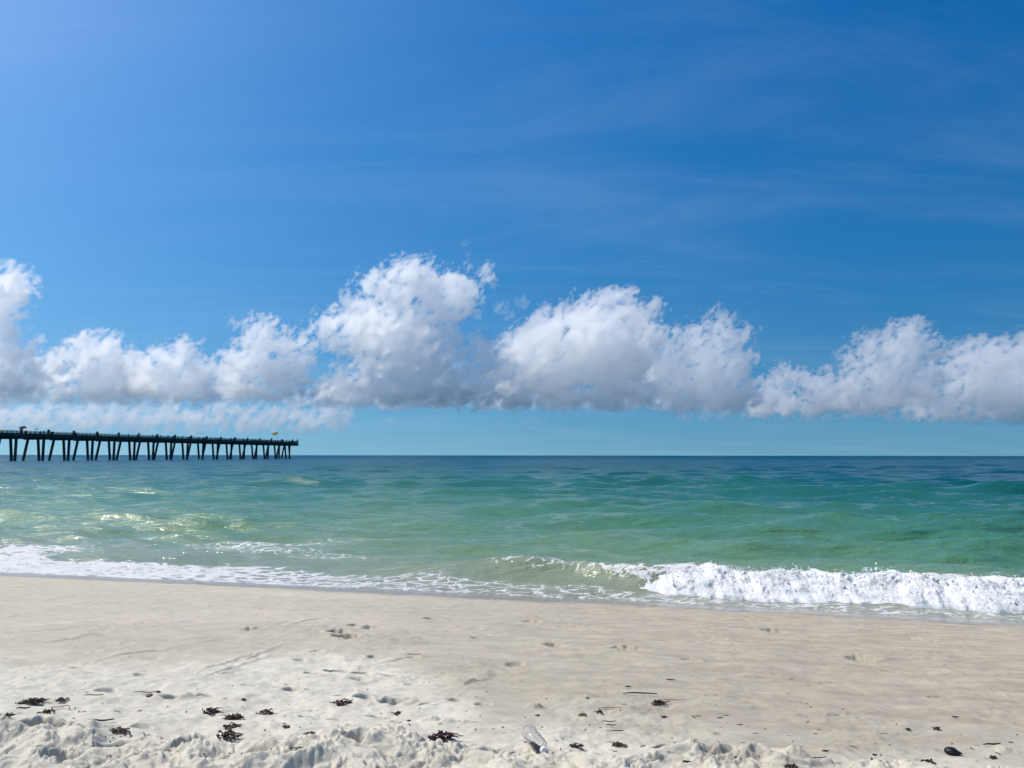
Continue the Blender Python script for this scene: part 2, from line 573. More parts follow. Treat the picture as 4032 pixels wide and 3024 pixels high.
# foam coverage
_fx, _fy = line([(-900, 2140), (0, 2168), (150, 2178), (215, 2203), (520, 2216), (900, 2222), (1120, 2238), (1350, 2262), (1700, 2276), (2016, 2296), (2300, 2312), (2500, 2335), (3000, 2366), (4032, 2408), (4800, 2430)], .07)
fy = extrap(WX, _fx, _fy)
span = np.maximum(fy - shore(WX), .25)
tt = (WY - shore(WX)) / span
strength = np.interp(WX, [at_z(v, 2280, .07)[0] for v in (-900, 0, 800, 1100, 1500, 2016, 2500, 3200, 4800)], [.80, .80, .72, .54, .44, .40, .40, .36, .34])
foam = strength * sstep(1.12, .86, tt + .18 * fbm(WX * 1.1, WY * 2.2, 3, seed=110)) * sstep(-.35, .05, tt)
# lacy remains of an older wave further out, on the left
def patch(px, py, rx, ry, s):
    x, y = at_z(px, py, .05)
    e = ((WX - x) / rx) ** 2 + ((WY - y) / ry) ** 2
    return s * np.exp(-e)
for a in ((950, 2165, 1.6, .9, .46), (1150, 2160, 1.6, 1.0, .46), (1300, 2145, 1.2, .9, .38), (760, 2180, 1.0, .5, .5), (1430, 2150, .8, .8, .45), (1050, 2190, 1.8, .6, .42), (60, 2175, 1.8, .6, .85),
          (1330, 2200, 1.5, .5, .38), (480, 2145, .7, .3, .42), (300, 2148, .8, .3, .42), (720, 2130, .6, .3, .42), (590, 2132, .5, .25, .38)):
    foam = np.maximum(foam, patch(*a))
# foam on the face and lip of the green wave
lipw = np.interp(WX, [at_z(v, 2230, .2)[0] for v in (1500, 1850, 2016, 2350, 2520, 2600)], [0, .10, .34, .42, .50, .75])
d = WY - wave_crest(WX)
foam = np.maximum(foam, lipw * np.exp(-((d + .05) / .34) ** 2))
foam = np.maximum(foam, .30 * sstep(at_z(2400, 2300, .1)[0], at_z(2700, 2300, .1)[0], WX) * sstep(4.5, .5, d) * sstep(-.2, .2, d))
roughw = np.clip(.07 + .018 * np.log2(np.maximum(WY, 10) / 10), .07, .20)

nw = Nodes("sea_water")
p = nw.pos()
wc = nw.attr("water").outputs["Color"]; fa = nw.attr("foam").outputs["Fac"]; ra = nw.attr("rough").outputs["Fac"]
warp = nw.n("ShaderNodeVectorMath", operation='ADD')
nz_ = nw.noise(nw.scaled(p, (1, 1, 0)), 1.6, 3, .6, "Color")
nzs = nw.n("ShaderNodeVectorMath", operation='SCALE'); nw.l(nz_, nzs.inputs[0]); nzs.inputs["Scale"].default_value = .55
nw.l(nw.scaled(p, (.75, 1.25, .6)), warp.inputs[0]); nw.l(nzs.outputs[0], warp.inputs[1])
def cells(scale):
    v = nw.n("ShaderNodeTexVoronoi", feature='DISTANCE_TO_EDGE')
    nw.l(warp.outputs[0], v.inputs["Vector"]); v.inputs["Scale"].default_value = scale
    return v.outputs["Distance"]
e1 = nw.ramp(cells(3.6), 0.0, .26); e2 = nw.ramp(cells(10.0), 0.0, .30)
lace = nw.math('MULTIPLY_ADD', e1, .55, nw.math('MULTIPLY', e2, .30))
lace = nw.math('MULTIPLY_ADD', nw.noise(nw.scaled(p, (.8, 1.6, 1)), 3.4, 5, .65), .55, lace)     # 0 on strands .. about 1.2 in open cells
th = nw.math('MULTIPLY', fa, 1.25)
fm = nw.ramp(nw.math('SUBTRACT', th, lace), -.08, .14)
fm = nw.math('MULTIPLY', fm, nw.ramp(fa, .03, .16))
foamcol = nw.mix(nw.noise(p, 14, 3), (.50, .52, .52), (.68, .68, .66))
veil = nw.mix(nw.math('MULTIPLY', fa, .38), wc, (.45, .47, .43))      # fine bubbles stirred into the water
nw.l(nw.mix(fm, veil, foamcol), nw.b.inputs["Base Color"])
nw.l(nw.math('MULTIPLY_ADD', fm, .55, ra), nw.b.inputs["Roughness"])
nw.b.inputs["IOR"].default_value = 1.333
nw.l(nw.attr("spec").outputs["Fac"], nw.b.inputs["Specular IOR Level"])
w1 = nw.noise(nw.scaled(p, (.55, 1.5, 1)), 3.6, 4, .6)
w2 = nw.noise(nw.scaled(p, (.4, 1.5, 1)), .7, 4, .55)
n_a = nw.bump(w1, .9, .10)
w3 = nw.noise(nw.scaled(p, (.30, 1.3, 1)), .16, 5, .6)
n_b0 = nw.bump(w2, .8, .20, n_a)
n_b = nw.bump(w3, .5, .7, n_b0)
n_c = nw.bump(nw.math('MULTIPLY_ADD', nw.noise(p, 24, 3), .35, fm), nw.math('MULTIPLY', fm, .5), .02, n_b)
# far off only the wave faces turned to the shore are seen
tl = nw.n("ShaderNodeVectorMath", operation='MULTIPLY_ADD')
tv = nw.n("ShaderNodeCombineXYZ"); nw.l(nw.math('MULTIPLY', nw.attr("tilt").outputs["Fac"], -1.0), tv.inputs[1])
nadd = nw.n("ShaderNodeVectorMath", operation='ADD'); nw.l(n_c, nadd.inputs[0]); nw.l(tv.outputs[0], nadd.inputs[1])
nno = nw.n("ShaderNodeVectorMath", operation='NORMALIZE'); nw.l(nadd.outputs[0], nno.inputs[0])
nw.t.nodes.remove(tl)
nw.l(nno.outputs[0], nw.b.inputs["Normal"])
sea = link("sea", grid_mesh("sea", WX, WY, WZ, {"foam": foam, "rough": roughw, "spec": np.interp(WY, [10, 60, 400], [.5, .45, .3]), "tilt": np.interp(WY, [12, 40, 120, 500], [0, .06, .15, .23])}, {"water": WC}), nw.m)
tag(sea, "green to blue sea reaching the horizon", kind='structure')

# ------------------------------------------------------------------ white water of the breaking wave
nf = Nodes("sea_foam")
p = nf.pos()
fb = nf.math('ADD', nf.math('MULTIPLY', nf.noise(p, 3.2, 4, .6), .5), nf.math('MULTIPLY', nf.noise(p, 26, 4, .7), .5))
fcol = nf.mix(nf.ramp(fb, .38, .55), (.60, .65, .645), (.90, .90, .89))
nf.l(fcol, nf.b.inputs["Base Color"])
nf.b.inputs["Roughness"].default_value = .28
nf.b.inputs["Subsurface Weight"].default_value = .7
nf.b.inputs["Subsurface Radius"].default_value = (.05, .06, .06)
nf.l(nf.bump(nf.noise(p, 48, 6, .75), 1.0, .022), nf.b.inputs["Normal"])
FOAM = nf.m

x0 = at_z(2430, 2300, .2)[0]
sx_ = np.linspace(x0, 11.0, 860)
sv = np.linspace(0, 1, 92)
SX, SV = np.meshgrid(sx_, sv, indexing='ij')
H = wave_h(SX); YC = wave_crest(SX); YF = wave_foot(SX)
grow = sstep(x0 - .5, x0 + .7, SX + .5 * gnoise(SX * 3, SV * 4, 120) - .35 * (1 - SV)) * sstep(x0, x0 + .25, SX)
th_ = -.62 + SV * 2.19
fs = np.clip(th_ / 1.57, 0, 1)                           # 0 at the lip .. 1 at the foot
foot = YF - .16 + .16 * gnoise(SX * 1.7, SX * 0 + 5, 122) + .07 * gnoise(SX * 6.5, SX * 0 + 6, 123)
H = H * (.55 + .45 * grow)
arcY = np.where(th_ < 0, YC - th_ * .42, YC - (YC - foot) * fs)
arcZ = .045 + (H + .02) * np.where(th_ < 0, np.exp(-(th_ * .9) ** 2), (.5 + .5 * np.cos(np.pi * np.clip(fs, 0, 1) ** 1.15)) ** .8)
ar = SV * 1.15
lump = .080 * fbm(SX * 1.7, ar * 2.2, 2, seed=121) + .026 * fbm(SX * 5.0, ar * 4.0, 2, gain=.5, seed=125) + .016 * fbm(SX * 12, ar * 9, 3, gain=.6, seed=128) + .008 * fbm(SX * 33, ar * 34, 2, gain=.6, seed=131, billow=True)
fade = np.minimum(sstep(0, .16, SV), sstep(1.0, .86, SV)) * grow
amp = (lump + .02) * fade * (.55 + .45 * np.sin(np.pi * np.clip(fs + .25, 0, 1)))
arcY = arcY - amp * np.sin(np.clip(th_, -.2, 1.2)) * .9
arcZ = arcZ + amp * np.cos(np.clip(th_, -.6, 1.1)) - .10 * (1 - fade)
SXd = SX + .035 * fade * gnoise(SX * 7, ar * 7, 140)
under = breaker(SXd, arcY) + .03
arcZ = np.where(fade < .5, np.minimum(arcZ, under - .08 * (1 - fade)), arcZ)
surf = link("white_water", grid_mesh("white_water", SXd, arcY, arcZ), FOAM)
tag(surf, "churning white water of the wave breaking on the right", kind='stuff')

rb = np.random.RandomState(21)
ICO = None
bm = bmesh.new(); bmesh.ops.create_icosphere(bm, subdivisions=1, radius=1); bm.verts.ensure_lookup_table()
ICO_V = np.array([v.co[:] for v in bm.verts]); ICO_F = np.array([[v.index for v in f.verts] for f in bm.faces]); bm.free()


def blobs(name, P, R, stretch, mat, kind_label):
    n = len(P)
    V = ICO_V[None] * R[:, None, None] * (1 + .35 * rb.randn(n, len(ICO_V), 1).clip(-1.5, 1.5))
    V = V * stretch[:, None, :] + P[:, None, :]
    Fc = ICO_F[None] + (np.arange(n) * len(ICO_V))[:, None, None]
    me = bpy.data.meshes.new(name)
    me.vertices.add(n * len(ICO_V)); me.vertices.foreach_set("co", V.astype(np.float32).ravel())
    m = n * len(ICO_F)
    me.loops.add(m * 3); me.loops.foreach_set("vertex_index", Fc.astype(np.int32).ravel())
    me.polygons.add(m); me.polygons.foreach_set("loop_start", np.arange(m, dtype=np.int32) * 3)
    me.polygons.foreach_set("use_smooth", np.ones(m, bool))
    me.update(calc_edges=True)
    o = link(name, me, mat)
    tag(o, kind_label, kind='stuff')
    return o


# flecks of foam thrown off the roller
n = 2600
ii = rb.randint(0, len(sx_), n); jj = (rb.beta(1.6, 2.2, n) * 86).astype(int) + 3
ok = fade[ii, jj] > .5
ii = ii[ok]; jj = jj[ok]; n = len(ii)
P = np.stack([SXd[ii, jj], arcY[ii, jj], arcZ[ii, jj]], -1)
out = np.stack([rb.randn(n) * .02, -np.abs(rb.randn(n)) * .018 * np.sin(np.clip(th_[ii, jj], 0, 1.4)), np.abs(rb.randn(n)) * .024 * np.cos(np.clip(th_[ii, jj], 0, 1.3))], -1)
R = np.exp(rb.randn(n) * .5) * .0042
blobs("foam_flecks", P + out, R, 1 + .5 * rb.rand(n, 3), FOAM, "flecks of foam tossed off the breaking wave")

# spray: droplets in short arching jets above the lip
nd = Nodes("spray_water")
nd.b.inputs["Base Color"].default_value = (.88, .91, .92, 1)
nd.b.inputs["Roughness"].default_value = .15
nd.b.inputs["Subsurface Weight"].default_value = .2
jets = []
def jet(px, top, npts, spread):
    x = at_z(px, 2240, .45)[0] if px < 6000 else px
    yc = float(wave_crest(np.array(x))); zc = float(wave_h(np.array(x))) + .06
    k = rb.rand(npts) ** 1.3
    lean = rb.randn() * .25
    bx = x + spread * rb.randn(npts) * (.25 + .75 * k) + lean * k * top
    bz = zc + top * k * (.7 + .5 * rb.rand(npts))
    by = yc - .06 + .08 * rb.randn(npts)
    r = .0070 * np.exp(.45 * rb.randn(npts)) * (1.25 - .8 * k)
    for a, b, c, e in zip(bx, by, bz, r):
        jets.append((a, b, c, e))
for px, top, npts, sp_ in ((3440, .24, 46, .05), (3400, .16, 50, .07), (3360, .12, 40, .06), (3150, .13, 30, .05), (3215, .10, 24, .04), (2950, .10, 40, .07), (2870, .09, 30, .06), (2690, .10, 40, .06), (3900, .16, 40, .06), (3960, .12, 40, .08), (3760, .07, 30, .07), (3560, .08, 36, .08), (3070, .09, 36, .07), (2790, .07, 30, .06), (2620, .06, 24, .05)):
    jet(px, top, npts, sp_)
for k in range(70):
    xx = rb.uniform(x0 + .3, 9.5)
    jet(2016 + xx * F / (float(wave_crest(np.array(xx))) * 1.018), .04 + .03 * rb.rand(), 16, .05)
J = np.array(jets)
blobs("sea_spray", J[:, :3], J[:, 3], np.stack([.8 + .4 * rb.rand(len(J)), .8 + .4 * rb.rand(len(J)), 1 + 1.0 * rb.rand(len(J))], -1), nd.m, "droplets of spray above the breaking wave")

# ------------------------------------------------------------------ pier
PTH = .228
PE = Vector((math.sin(PTH), math.cos(PTH), 0)); PN = Vector((math.cos(PTH), -math.sin(PTH), 0))
PO = Vector((-173.47, 269.95, 0)); BAY = 11.82


def pp(l, t, z):
    return PE * l + PN * t + Vector((0, 0, z))


def plain(name, col, rough=.8, var=.3, scale=3.0):
    m = Nodes(name)
    p = m.pos()
    c2 = tuple(min(1, c * (1 + var)) for c in col); c1 = tuple(c * (1 - var) for c in col)
    m.l(m.mix(m.ramp(m.noise(p, scale, 4), .3, .7), c1, c2), m.b.inputs["Base Color"])
    m.b.inputs["Roughness"].default_value = rough
    m.b.inputs["Specular IOR Level"].default_value = .25
    return m.m


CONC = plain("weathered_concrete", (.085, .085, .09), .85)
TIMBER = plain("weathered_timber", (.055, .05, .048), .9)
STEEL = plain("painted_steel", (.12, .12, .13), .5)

pier = empty("fishing_pier", PO)
tag(pier, "long dark fishing pier on slanted concrete piles running out to sea", "pier")


def obox(l0, l1, t0, t1, z0, z1):
    c = [pp(l, t, z) for z in (z0, z1) for l, t in ((l0, t0), (l1, t0), (l1, t1), (l0, t1))]
    f = [(3, 2, 1, 0), (4, 5, 6, 7), (0, 1, 5, 4), (1, 2, 6, 5), (2, 3, 7, 6), (3, 0, 4, 7)]
    return c, f


def boxes_mesh(name, lst):
    V = []; Fc = []
    for b in lst:
        c, f = obox(*b)
        k = len(V); V += c; Fc += [tuple(i + k for i in q) for q in f]
    me = bpy.data.meshes.new(name); me.from_pydata(V, [], Fc); me.update()
    return me


def pile_mesh(t0, s, dl):
    """square pile with chamfered corners, leaning by s across the pier"""
    r = .39; ch = .10
    ring = [(r, r - ch), (r - ch, r), (-r + ch, r), (-r, r - ch), (-r, -r + ch), (-r + ch, -r), (r - ch, -r), (r, -r + ch)]
    V = [pp(a + dl, b + t0 + s * 1.28, -2.1) for a, b in ring] + [pp(a + dl, b + t0, 7.62) for a, b in ring]
    Fc = [(i, (i + 1) % 8, 8 + (i + 1) % 8, 8 + i) for i in range(8)] + [tuple(range(7, -1, -1)), tuple(range(8, 16))]
    me = bpy.data.meshes.new("pile"); me.from_pydata(V, [], Fc); me.update()
    return me


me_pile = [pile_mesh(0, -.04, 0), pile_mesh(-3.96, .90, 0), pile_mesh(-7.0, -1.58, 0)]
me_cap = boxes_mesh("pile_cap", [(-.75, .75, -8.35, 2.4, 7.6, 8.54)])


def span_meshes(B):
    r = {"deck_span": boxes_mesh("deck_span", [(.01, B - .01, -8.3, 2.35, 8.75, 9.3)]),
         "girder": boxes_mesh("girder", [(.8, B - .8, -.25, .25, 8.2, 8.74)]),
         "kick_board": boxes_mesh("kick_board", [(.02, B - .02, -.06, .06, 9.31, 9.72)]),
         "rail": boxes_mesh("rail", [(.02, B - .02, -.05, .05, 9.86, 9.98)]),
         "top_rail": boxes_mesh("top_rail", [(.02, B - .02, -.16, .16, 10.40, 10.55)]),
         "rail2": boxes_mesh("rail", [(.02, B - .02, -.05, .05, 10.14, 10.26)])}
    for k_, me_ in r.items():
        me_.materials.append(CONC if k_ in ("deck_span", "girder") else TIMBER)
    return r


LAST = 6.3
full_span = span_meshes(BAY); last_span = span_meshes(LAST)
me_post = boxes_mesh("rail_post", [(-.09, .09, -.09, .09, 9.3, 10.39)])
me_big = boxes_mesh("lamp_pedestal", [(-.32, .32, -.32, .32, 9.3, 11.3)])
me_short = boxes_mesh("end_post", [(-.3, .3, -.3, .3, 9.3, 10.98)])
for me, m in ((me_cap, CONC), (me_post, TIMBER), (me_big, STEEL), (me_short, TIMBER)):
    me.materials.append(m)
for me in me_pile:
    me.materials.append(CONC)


def part(name, me, l=0, t=0):
    o = link(name, me, None, pier)
    o.location = PE * l + PN * t
    return o


END = 16 * BAY + LAST
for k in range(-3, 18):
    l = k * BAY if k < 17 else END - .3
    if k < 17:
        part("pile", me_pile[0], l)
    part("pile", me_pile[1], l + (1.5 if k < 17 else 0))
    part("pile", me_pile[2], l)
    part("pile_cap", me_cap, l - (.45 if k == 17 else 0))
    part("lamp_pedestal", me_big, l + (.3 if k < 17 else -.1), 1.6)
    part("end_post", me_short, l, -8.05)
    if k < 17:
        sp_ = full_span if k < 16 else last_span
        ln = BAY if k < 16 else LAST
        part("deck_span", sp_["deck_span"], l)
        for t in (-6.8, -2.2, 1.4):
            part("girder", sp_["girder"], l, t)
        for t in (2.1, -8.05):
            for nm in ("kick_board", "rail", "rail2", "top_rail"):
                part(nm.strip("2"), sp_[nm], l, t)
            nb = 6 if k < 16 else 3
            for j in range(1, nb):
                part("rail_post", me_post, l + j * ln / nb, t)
# rail across the seaward end
for nm, z0_, z1_ in (("rail", 9.86, 9.98), ("rail", 10.14, 10.26), ("top_rail", 10.40, 10.55), ("kick_board", 9.31, 9.72)):
    o = link(nm, boxes_mesh(nm, [(-.06, .06, -7.7, 1.2, z0_, z1_)]), TIMBER, pier)
    o.location = PE * (END - .2)
for j in range(1, 5):
    part("rail_post", me_post, END - .2, -8.05 + j * 1.9)


def on_pier(px, t):
    """place along the pier (at transverse offset t) seen at this photo column"""
    u = (px - 2016) / F
    # (PO + PE*l + PN*t).x / depth = u, with depth = y*cos(pitch) + (z-eye)*sin(pitch)
    zf = 8.0
    a = PO.x + PN.x * t; b = PO.y + PN.y * t
    cp, sp = math.cos(PITCH), math.sin(PITCH)
    l = (u * (b * cp + zf * sp) - a) / (PE.x - u * PE.y * cp)
    return l, PO + PE * l + PN * t + Vector((0, 0, 9.3))


# people at the rail, far off
def person_mesh(name, lean, arm):
    J = {'pel': (0, 0, .95), 'ch': (lean * .5, 0, 1.25), 'nk': (lean, 0, 1.47), 'hd': (lean * 1.25, 0, 1.58), 'tp': (lean * 1.3, 0, 1.74),
         'hl': (0, .1, .9), 'kl': (.02, .11, .5), 'fl': (0, .12, .06), 'tl': (.16, .13, .04), 'hr': (0, -.1, .9), 'kr': (.04, -.11, .5), 'fr': (.02, -.12, .06), 'tr': (.18, -.13, .04),
         'sl': (lean * .9, .19, 1.42), 'el': (lean + arm * .1, .25, 1.16), 'wl': (lean + arm * .32, .2, 1.0 + arm * .22), 'sr': (lean * .9, -.19, 1.42), 'er': (lean + arm * .1, -.25, 1.16), 'wr': (lean + arm * .32, -.2, 1.0 + arm * .22)}
    R = {'pel': .15, 'ch': .16, 'nk': .065, 'hd': .10, 'tp': .08, 'hl': .10, 'kl': .065, 'fl': .045, 'tl': .04, 'hr': .10, 'kr': .065, 'fr': .045, 'tr': .04, 'sl': .075, 'el': .05, 'wl': .04, 'sr': .075, 'er': .05, 'wr': .04}
    names = list(J)
    E = [('pel', 'ch'), ('ch', 'nk'), ('nk', 'hd'), ('hd', 'tp'), ('pel', 'hl'), ('hl', 'kl'), ('kl', 'fl'), ('fl', 'tl'), ('pel', 'hr'), ('hr', 'kr'), ('kr', 'fr'), ('fr', 'tr'), ('ch', 'sl'), ('sl', 'el'), ('el', 'wl'), ('ch', 'sr'), ('sr', 'er'), ('er', 'wr')]
    me = bpy.data.meshes.new(name + "_bones")
    me.from_pydata([J[a] for a in names], [(names.index(a), names.index(b)) for a, b in E], [])
    ob = bpy.data.objects.new(name + "_bones", me); C.objects.link(ob)
    ob.modifiers.new("skin", 'SKIN')
    for i, a in enumerate(names):
        me.skin_vertices[0].data[i].radius = (R[a], R[a])
    me.skin_vertices[0].data[0].use_root = True
    s = ob.modifiers.new("sub", 'SUBSURF'); s.levels = 1; s.render_levels = 1
    bpy.context.view_layer.update()
    res = bpy.data.meshes.new_from_object(ob.evaluated_get(bpy.context.evaluated_depsgraph_get()))
    bpy.data.objects.remove(ob)
    return res


CLOTH = [plain("dark_clothes", (.04, .045, .06)), plain("blue_clothes", (.05, .07, .13)), plain("brown_clothes", (.10, .07, .05))]
pm = [person_mesh("person", .05, .9), person_mesh("person", .12, 1.1), person_mesh("person", 0, .2)]
for m_, c_ in zip(pm, CLOTH):
    m_.materials.clear(); m_.materials.append(c_)
rp = random.Random(11)
PEOPLE = [162, 171, 505, 600, 615, 633, 662, 682, 700, 718, 748, 781, 808, 817, 831, 849, 857, 865, 882, 905, 913, 921, 928, 935, 944, 952, 961, 970, 978, 987, 996, 1008, 1019, 1031, 1042, 1056, 1083, 1105, 1116, 1128, 1140, 1152]
for i, px in enumerate(PEOPLE):
    l, loc = on_pier(px, .75 - (i % 3) * .25 if i % 4 else -6.9)
    o = link("person", pm[i % 3])
    o.location = loc + Vector((0, 0, .003))
    o.rotation_euler = (0, 0, -PTH + (math.pi if i % 4 == 0 else 0) + rp.uniform(-.5, .5))
    o.scale = (1.1, 1.1, rp.uniform(.98, 1.1))
    tag(o, {162: "person left of a pair standing beside the pale umbrella on the pier", 171: "person right of a pair standing beside the pale umbrella on the pier", 505: "lone person standing mid pier, nearest to shore past the umbrellas",
            1083: "person standing just left of the yellow flag pole", 1152: "person furthest out, by the pier end"}.get(px, "tiny dark figure of a person in the crowd along the outer pier rail"), "person", "people standing along the pier")


def parasol(name, px, t, w, h, tilt, mat, label):
    l, loc = on_pier(px, t)
    root = empty(name, loc + Vector((0, 0, .003)), -PTH)
    tag(root, label, "umbrella")
    V = [(0, 0, 0)]; Fc = []
    n_ = 10
    for ring, (rr, zz) in enumerate(((.45, -.08), (.8, -.24), (1.0, -.45), (.97, -.47))):
        for j in range(n_):
            a = 2 * math.pi * j / n_
            V.append((rr * w / 2 * math.cos(a), rr * w / 2 * math.sin(a), zz * w * .5 * (1 + .08 * (j % 2))))
    for j in range(n_):
        Fc.append((0, 1 + j, 1 + (j + 1) % n_))
        for r_ in range(3):
            Fc.append((1 + r_ * n_ + j, 1 + (r_ + 1) * n_ + j, 1 + (r_ + 1) * n_ + (j + 1) % n_, 1 + r_ * n_ + (j + 1) % n_))
    cn = link("canopy", soup("canopy", V, Fc, False), mat, root)
    cn.location = (0, 0, h); cn.rotation_euler = (tilt, tilt * .5, 0)
    Vp = [(.03 * math.cos(a), .03 * math.sin(a), z) for z in (0, h - .02) for a in [2 * math.pi * j / 6 for j in range(6)]]
    po = link("pole", soup("pole", Vp, [(j, (j + 1) % 6, 6 + (j + 1) % 6, 6 + j) for j in range(6)]), STEEL, root)
    return root


parasol("beach_umbrella", 88, -1.5, 2.7, 3.0, .25, plain("navy_canvas", (.03, .05, .08)), "large dark umbrella tilted over the near end of the pier")
parasol("beach_umbrella", 141, -3.0, 1.9, 2.55, .0, plain("pale_canvas", (.30, .33, .36)), "pale domed umbrella showing above the pier rail")
parasol("beach_umbrella", 1069, -3.0, 1.7, 2.5, .0, plain("dark_canvas", (.05, .07, .08)), "small dark umbrella beside the flag near the pier end")

# yellow flag
l, loc = on_pier(1093, -3.0)
fl = empty("flag", loc + Vector((0, 0, .003)), 0)
tag(fl, "yellow flag streaming left from a thin pole near the pier end", "flag")
Vp = [((.07 - .03 * (z > 1)) * math.cos(a), (.07 - .03 * (z > 1)) * math.sin(a), z) for z in (0, 6.3) for a in [2 * math.pi * j / 8 for j in range(8)]]
link("pole", soup("pole", Vp, [(j, (j + 1) % 8, 8 + (j + 1) % 8, 8 + j) for j in range(8)]), STEEL, fl)
V = []; Fc = []
for i in range(15):
    for j in range(7):
        s = i / 14
        V.append((-.05 - 2.9 * s, .16 * math.sin(s * 9 + j * .35), 6.2 - 1.5 * j / 6 - .62 * s + .12 * math.sin(s * 7)))
for i in range(14):
    for j in range(6):
        Fc.append((i * 7 + j, i * 7 + j + 1, i * 7 + j + 8, i * 7 + j + 7))
cl = link("cloth", soup("cloth", V, Fc), plain("yellow_cloth", (.80, .60, .03), .8, .12), fl)
_m = cl.data.materials[0].node_tree
_tr = _m.nodes.new("ShaderNodeBsdfTranslucent"); _tr.inputs[0].default_value = (.85, .62, .03, 1)
_ms = _m.nodes.new("ShaderNodeMixShader"); _ms.inputs[0].default_value = .5
_m.links.new(_m.nodes["Principled BSDF"].outputs[0], _ms.inputs[1]); _m.links.new(_tr.outputs[0], _ms.inputs[2])
_m.links.new(_ms.outputs[0], _m.nodes["Material Output"].inputs[0])

# ------------------------------------------------------------------ seaweed and small things on the sand
WEED = {'dark': plain("dark_seaweed", (.042, .031, .028), .75, .5, 60), 'brown': plain("brown_seaweed", (.060, .040, .030), .8, .5, 60), 'maroon': plain("maroon_seaweed", (.045, .015, .022), .75, .5, 60),
        'straw': plain("dry_grass_straw", (.26, .19, .085), .8, .35, 60), 'green': plain("olive_grass_blade", (.10, .10, .035), .8, .4, 60), 'black': plain("black_driftwood", (.018, .017, .022), .6, .4, 40)}


def strand(V, Fc, pts, r, flat=.55):
    """a thin tapered ribbon-like tube through the points"""
    n_ = len(pts); k0 = len(V)
    for i, p_ in enumerate(pts):
        a = Vector(pts[max(0, i - 1)]); b = Vector(pts[min(n_ - 1, i + 1)])
        d_ = (b - a)
        side = Vector((-d_.y, d_.x, 0))
        side = side.normalized() if side.length > 1e-6 else Vector((1, 0, 0))
        rr = r * (.45 + .55 * math.sin(math.pi * (i + .6) / (n_ + .2)))
        P_ = Vector(p_)
        V += [P_ + side * rr, P_ + Vector((0, 0, rr * flat * 1.6)), P_ - side * rr, P_ - Vector((0, 0, rr * flat * .6))]
    for i in range(n_ - 1):
        for j in range(4):
            Fc.append((k0 + i * 4 + j, k0 + i * 4 + (j + 1) % 4, k0 + i * 4 + 4 + (j + 1) % 4, k0 + i * 4 + 4 + j))
    Fc.append((k0 + 3, k0 + 2, k0 + 1, k0)); e = k0 + (n_ - 1) * 4
    Fc.append((e, e + 1, e + 2, e + 3))


def clump_mesh(seed, w, asp, h, count, r0=.0019, slant=0.0):
    r_ = random.Random(seed)
    V = []; Fc = []
    for i in range(count):
        a = r_.uniform(0, 6.28); q_ = r_.random() ** .6
        x = math.cos(a) * q_ * w * .38; y = math.sin(a) * q_ * w * .38 * asp + slant * x
        z = h * (1 - q_ * q_) * r_.uniform(.0, .9)
        d_ = r_.gauss(0, .9) + slant; L_ = w * (.12 + .55 * r_.random() ** 2)
        pts = []
        cur = r_.gauss(0, 2.2)
        n_ = 5
        for j in range(n_):
            t_ = j / (n_ - 1)
            dd = d_ + cur * (t_ - .5)
            x += math.cos(dd) * L_ / n_; y += math.sin(dd) * L_ / n_ * max(asp, .5)
            pts.append((x, y, max(.001, z + h * .5 * math.sin(3.14 * t_) * r_.uniform(-.4, .9))))
        strand(V, Fc, pts, r0 * r_.uniform(.6, 1.5))
    return soup("weed", V, Fc, False)


def stick_mesh(seed, L_, r, bend, lift=.004):
    r_ = random.Random(seed)
    V = []; Fc = []
    n_ = 7
    pts = [((i / (n_ - 1) - .5) * L_, bend * L_ * math.sin(math.pi * i / (n_ - 1)) + r_.gauss(0, .01) * L_, lift + r + .3 * lift * math.sin(i * 1.3)) for i in range(n_)]
    strand(V, Fc, pts, r, .9)
    return soup("stick", V, Fc, False)


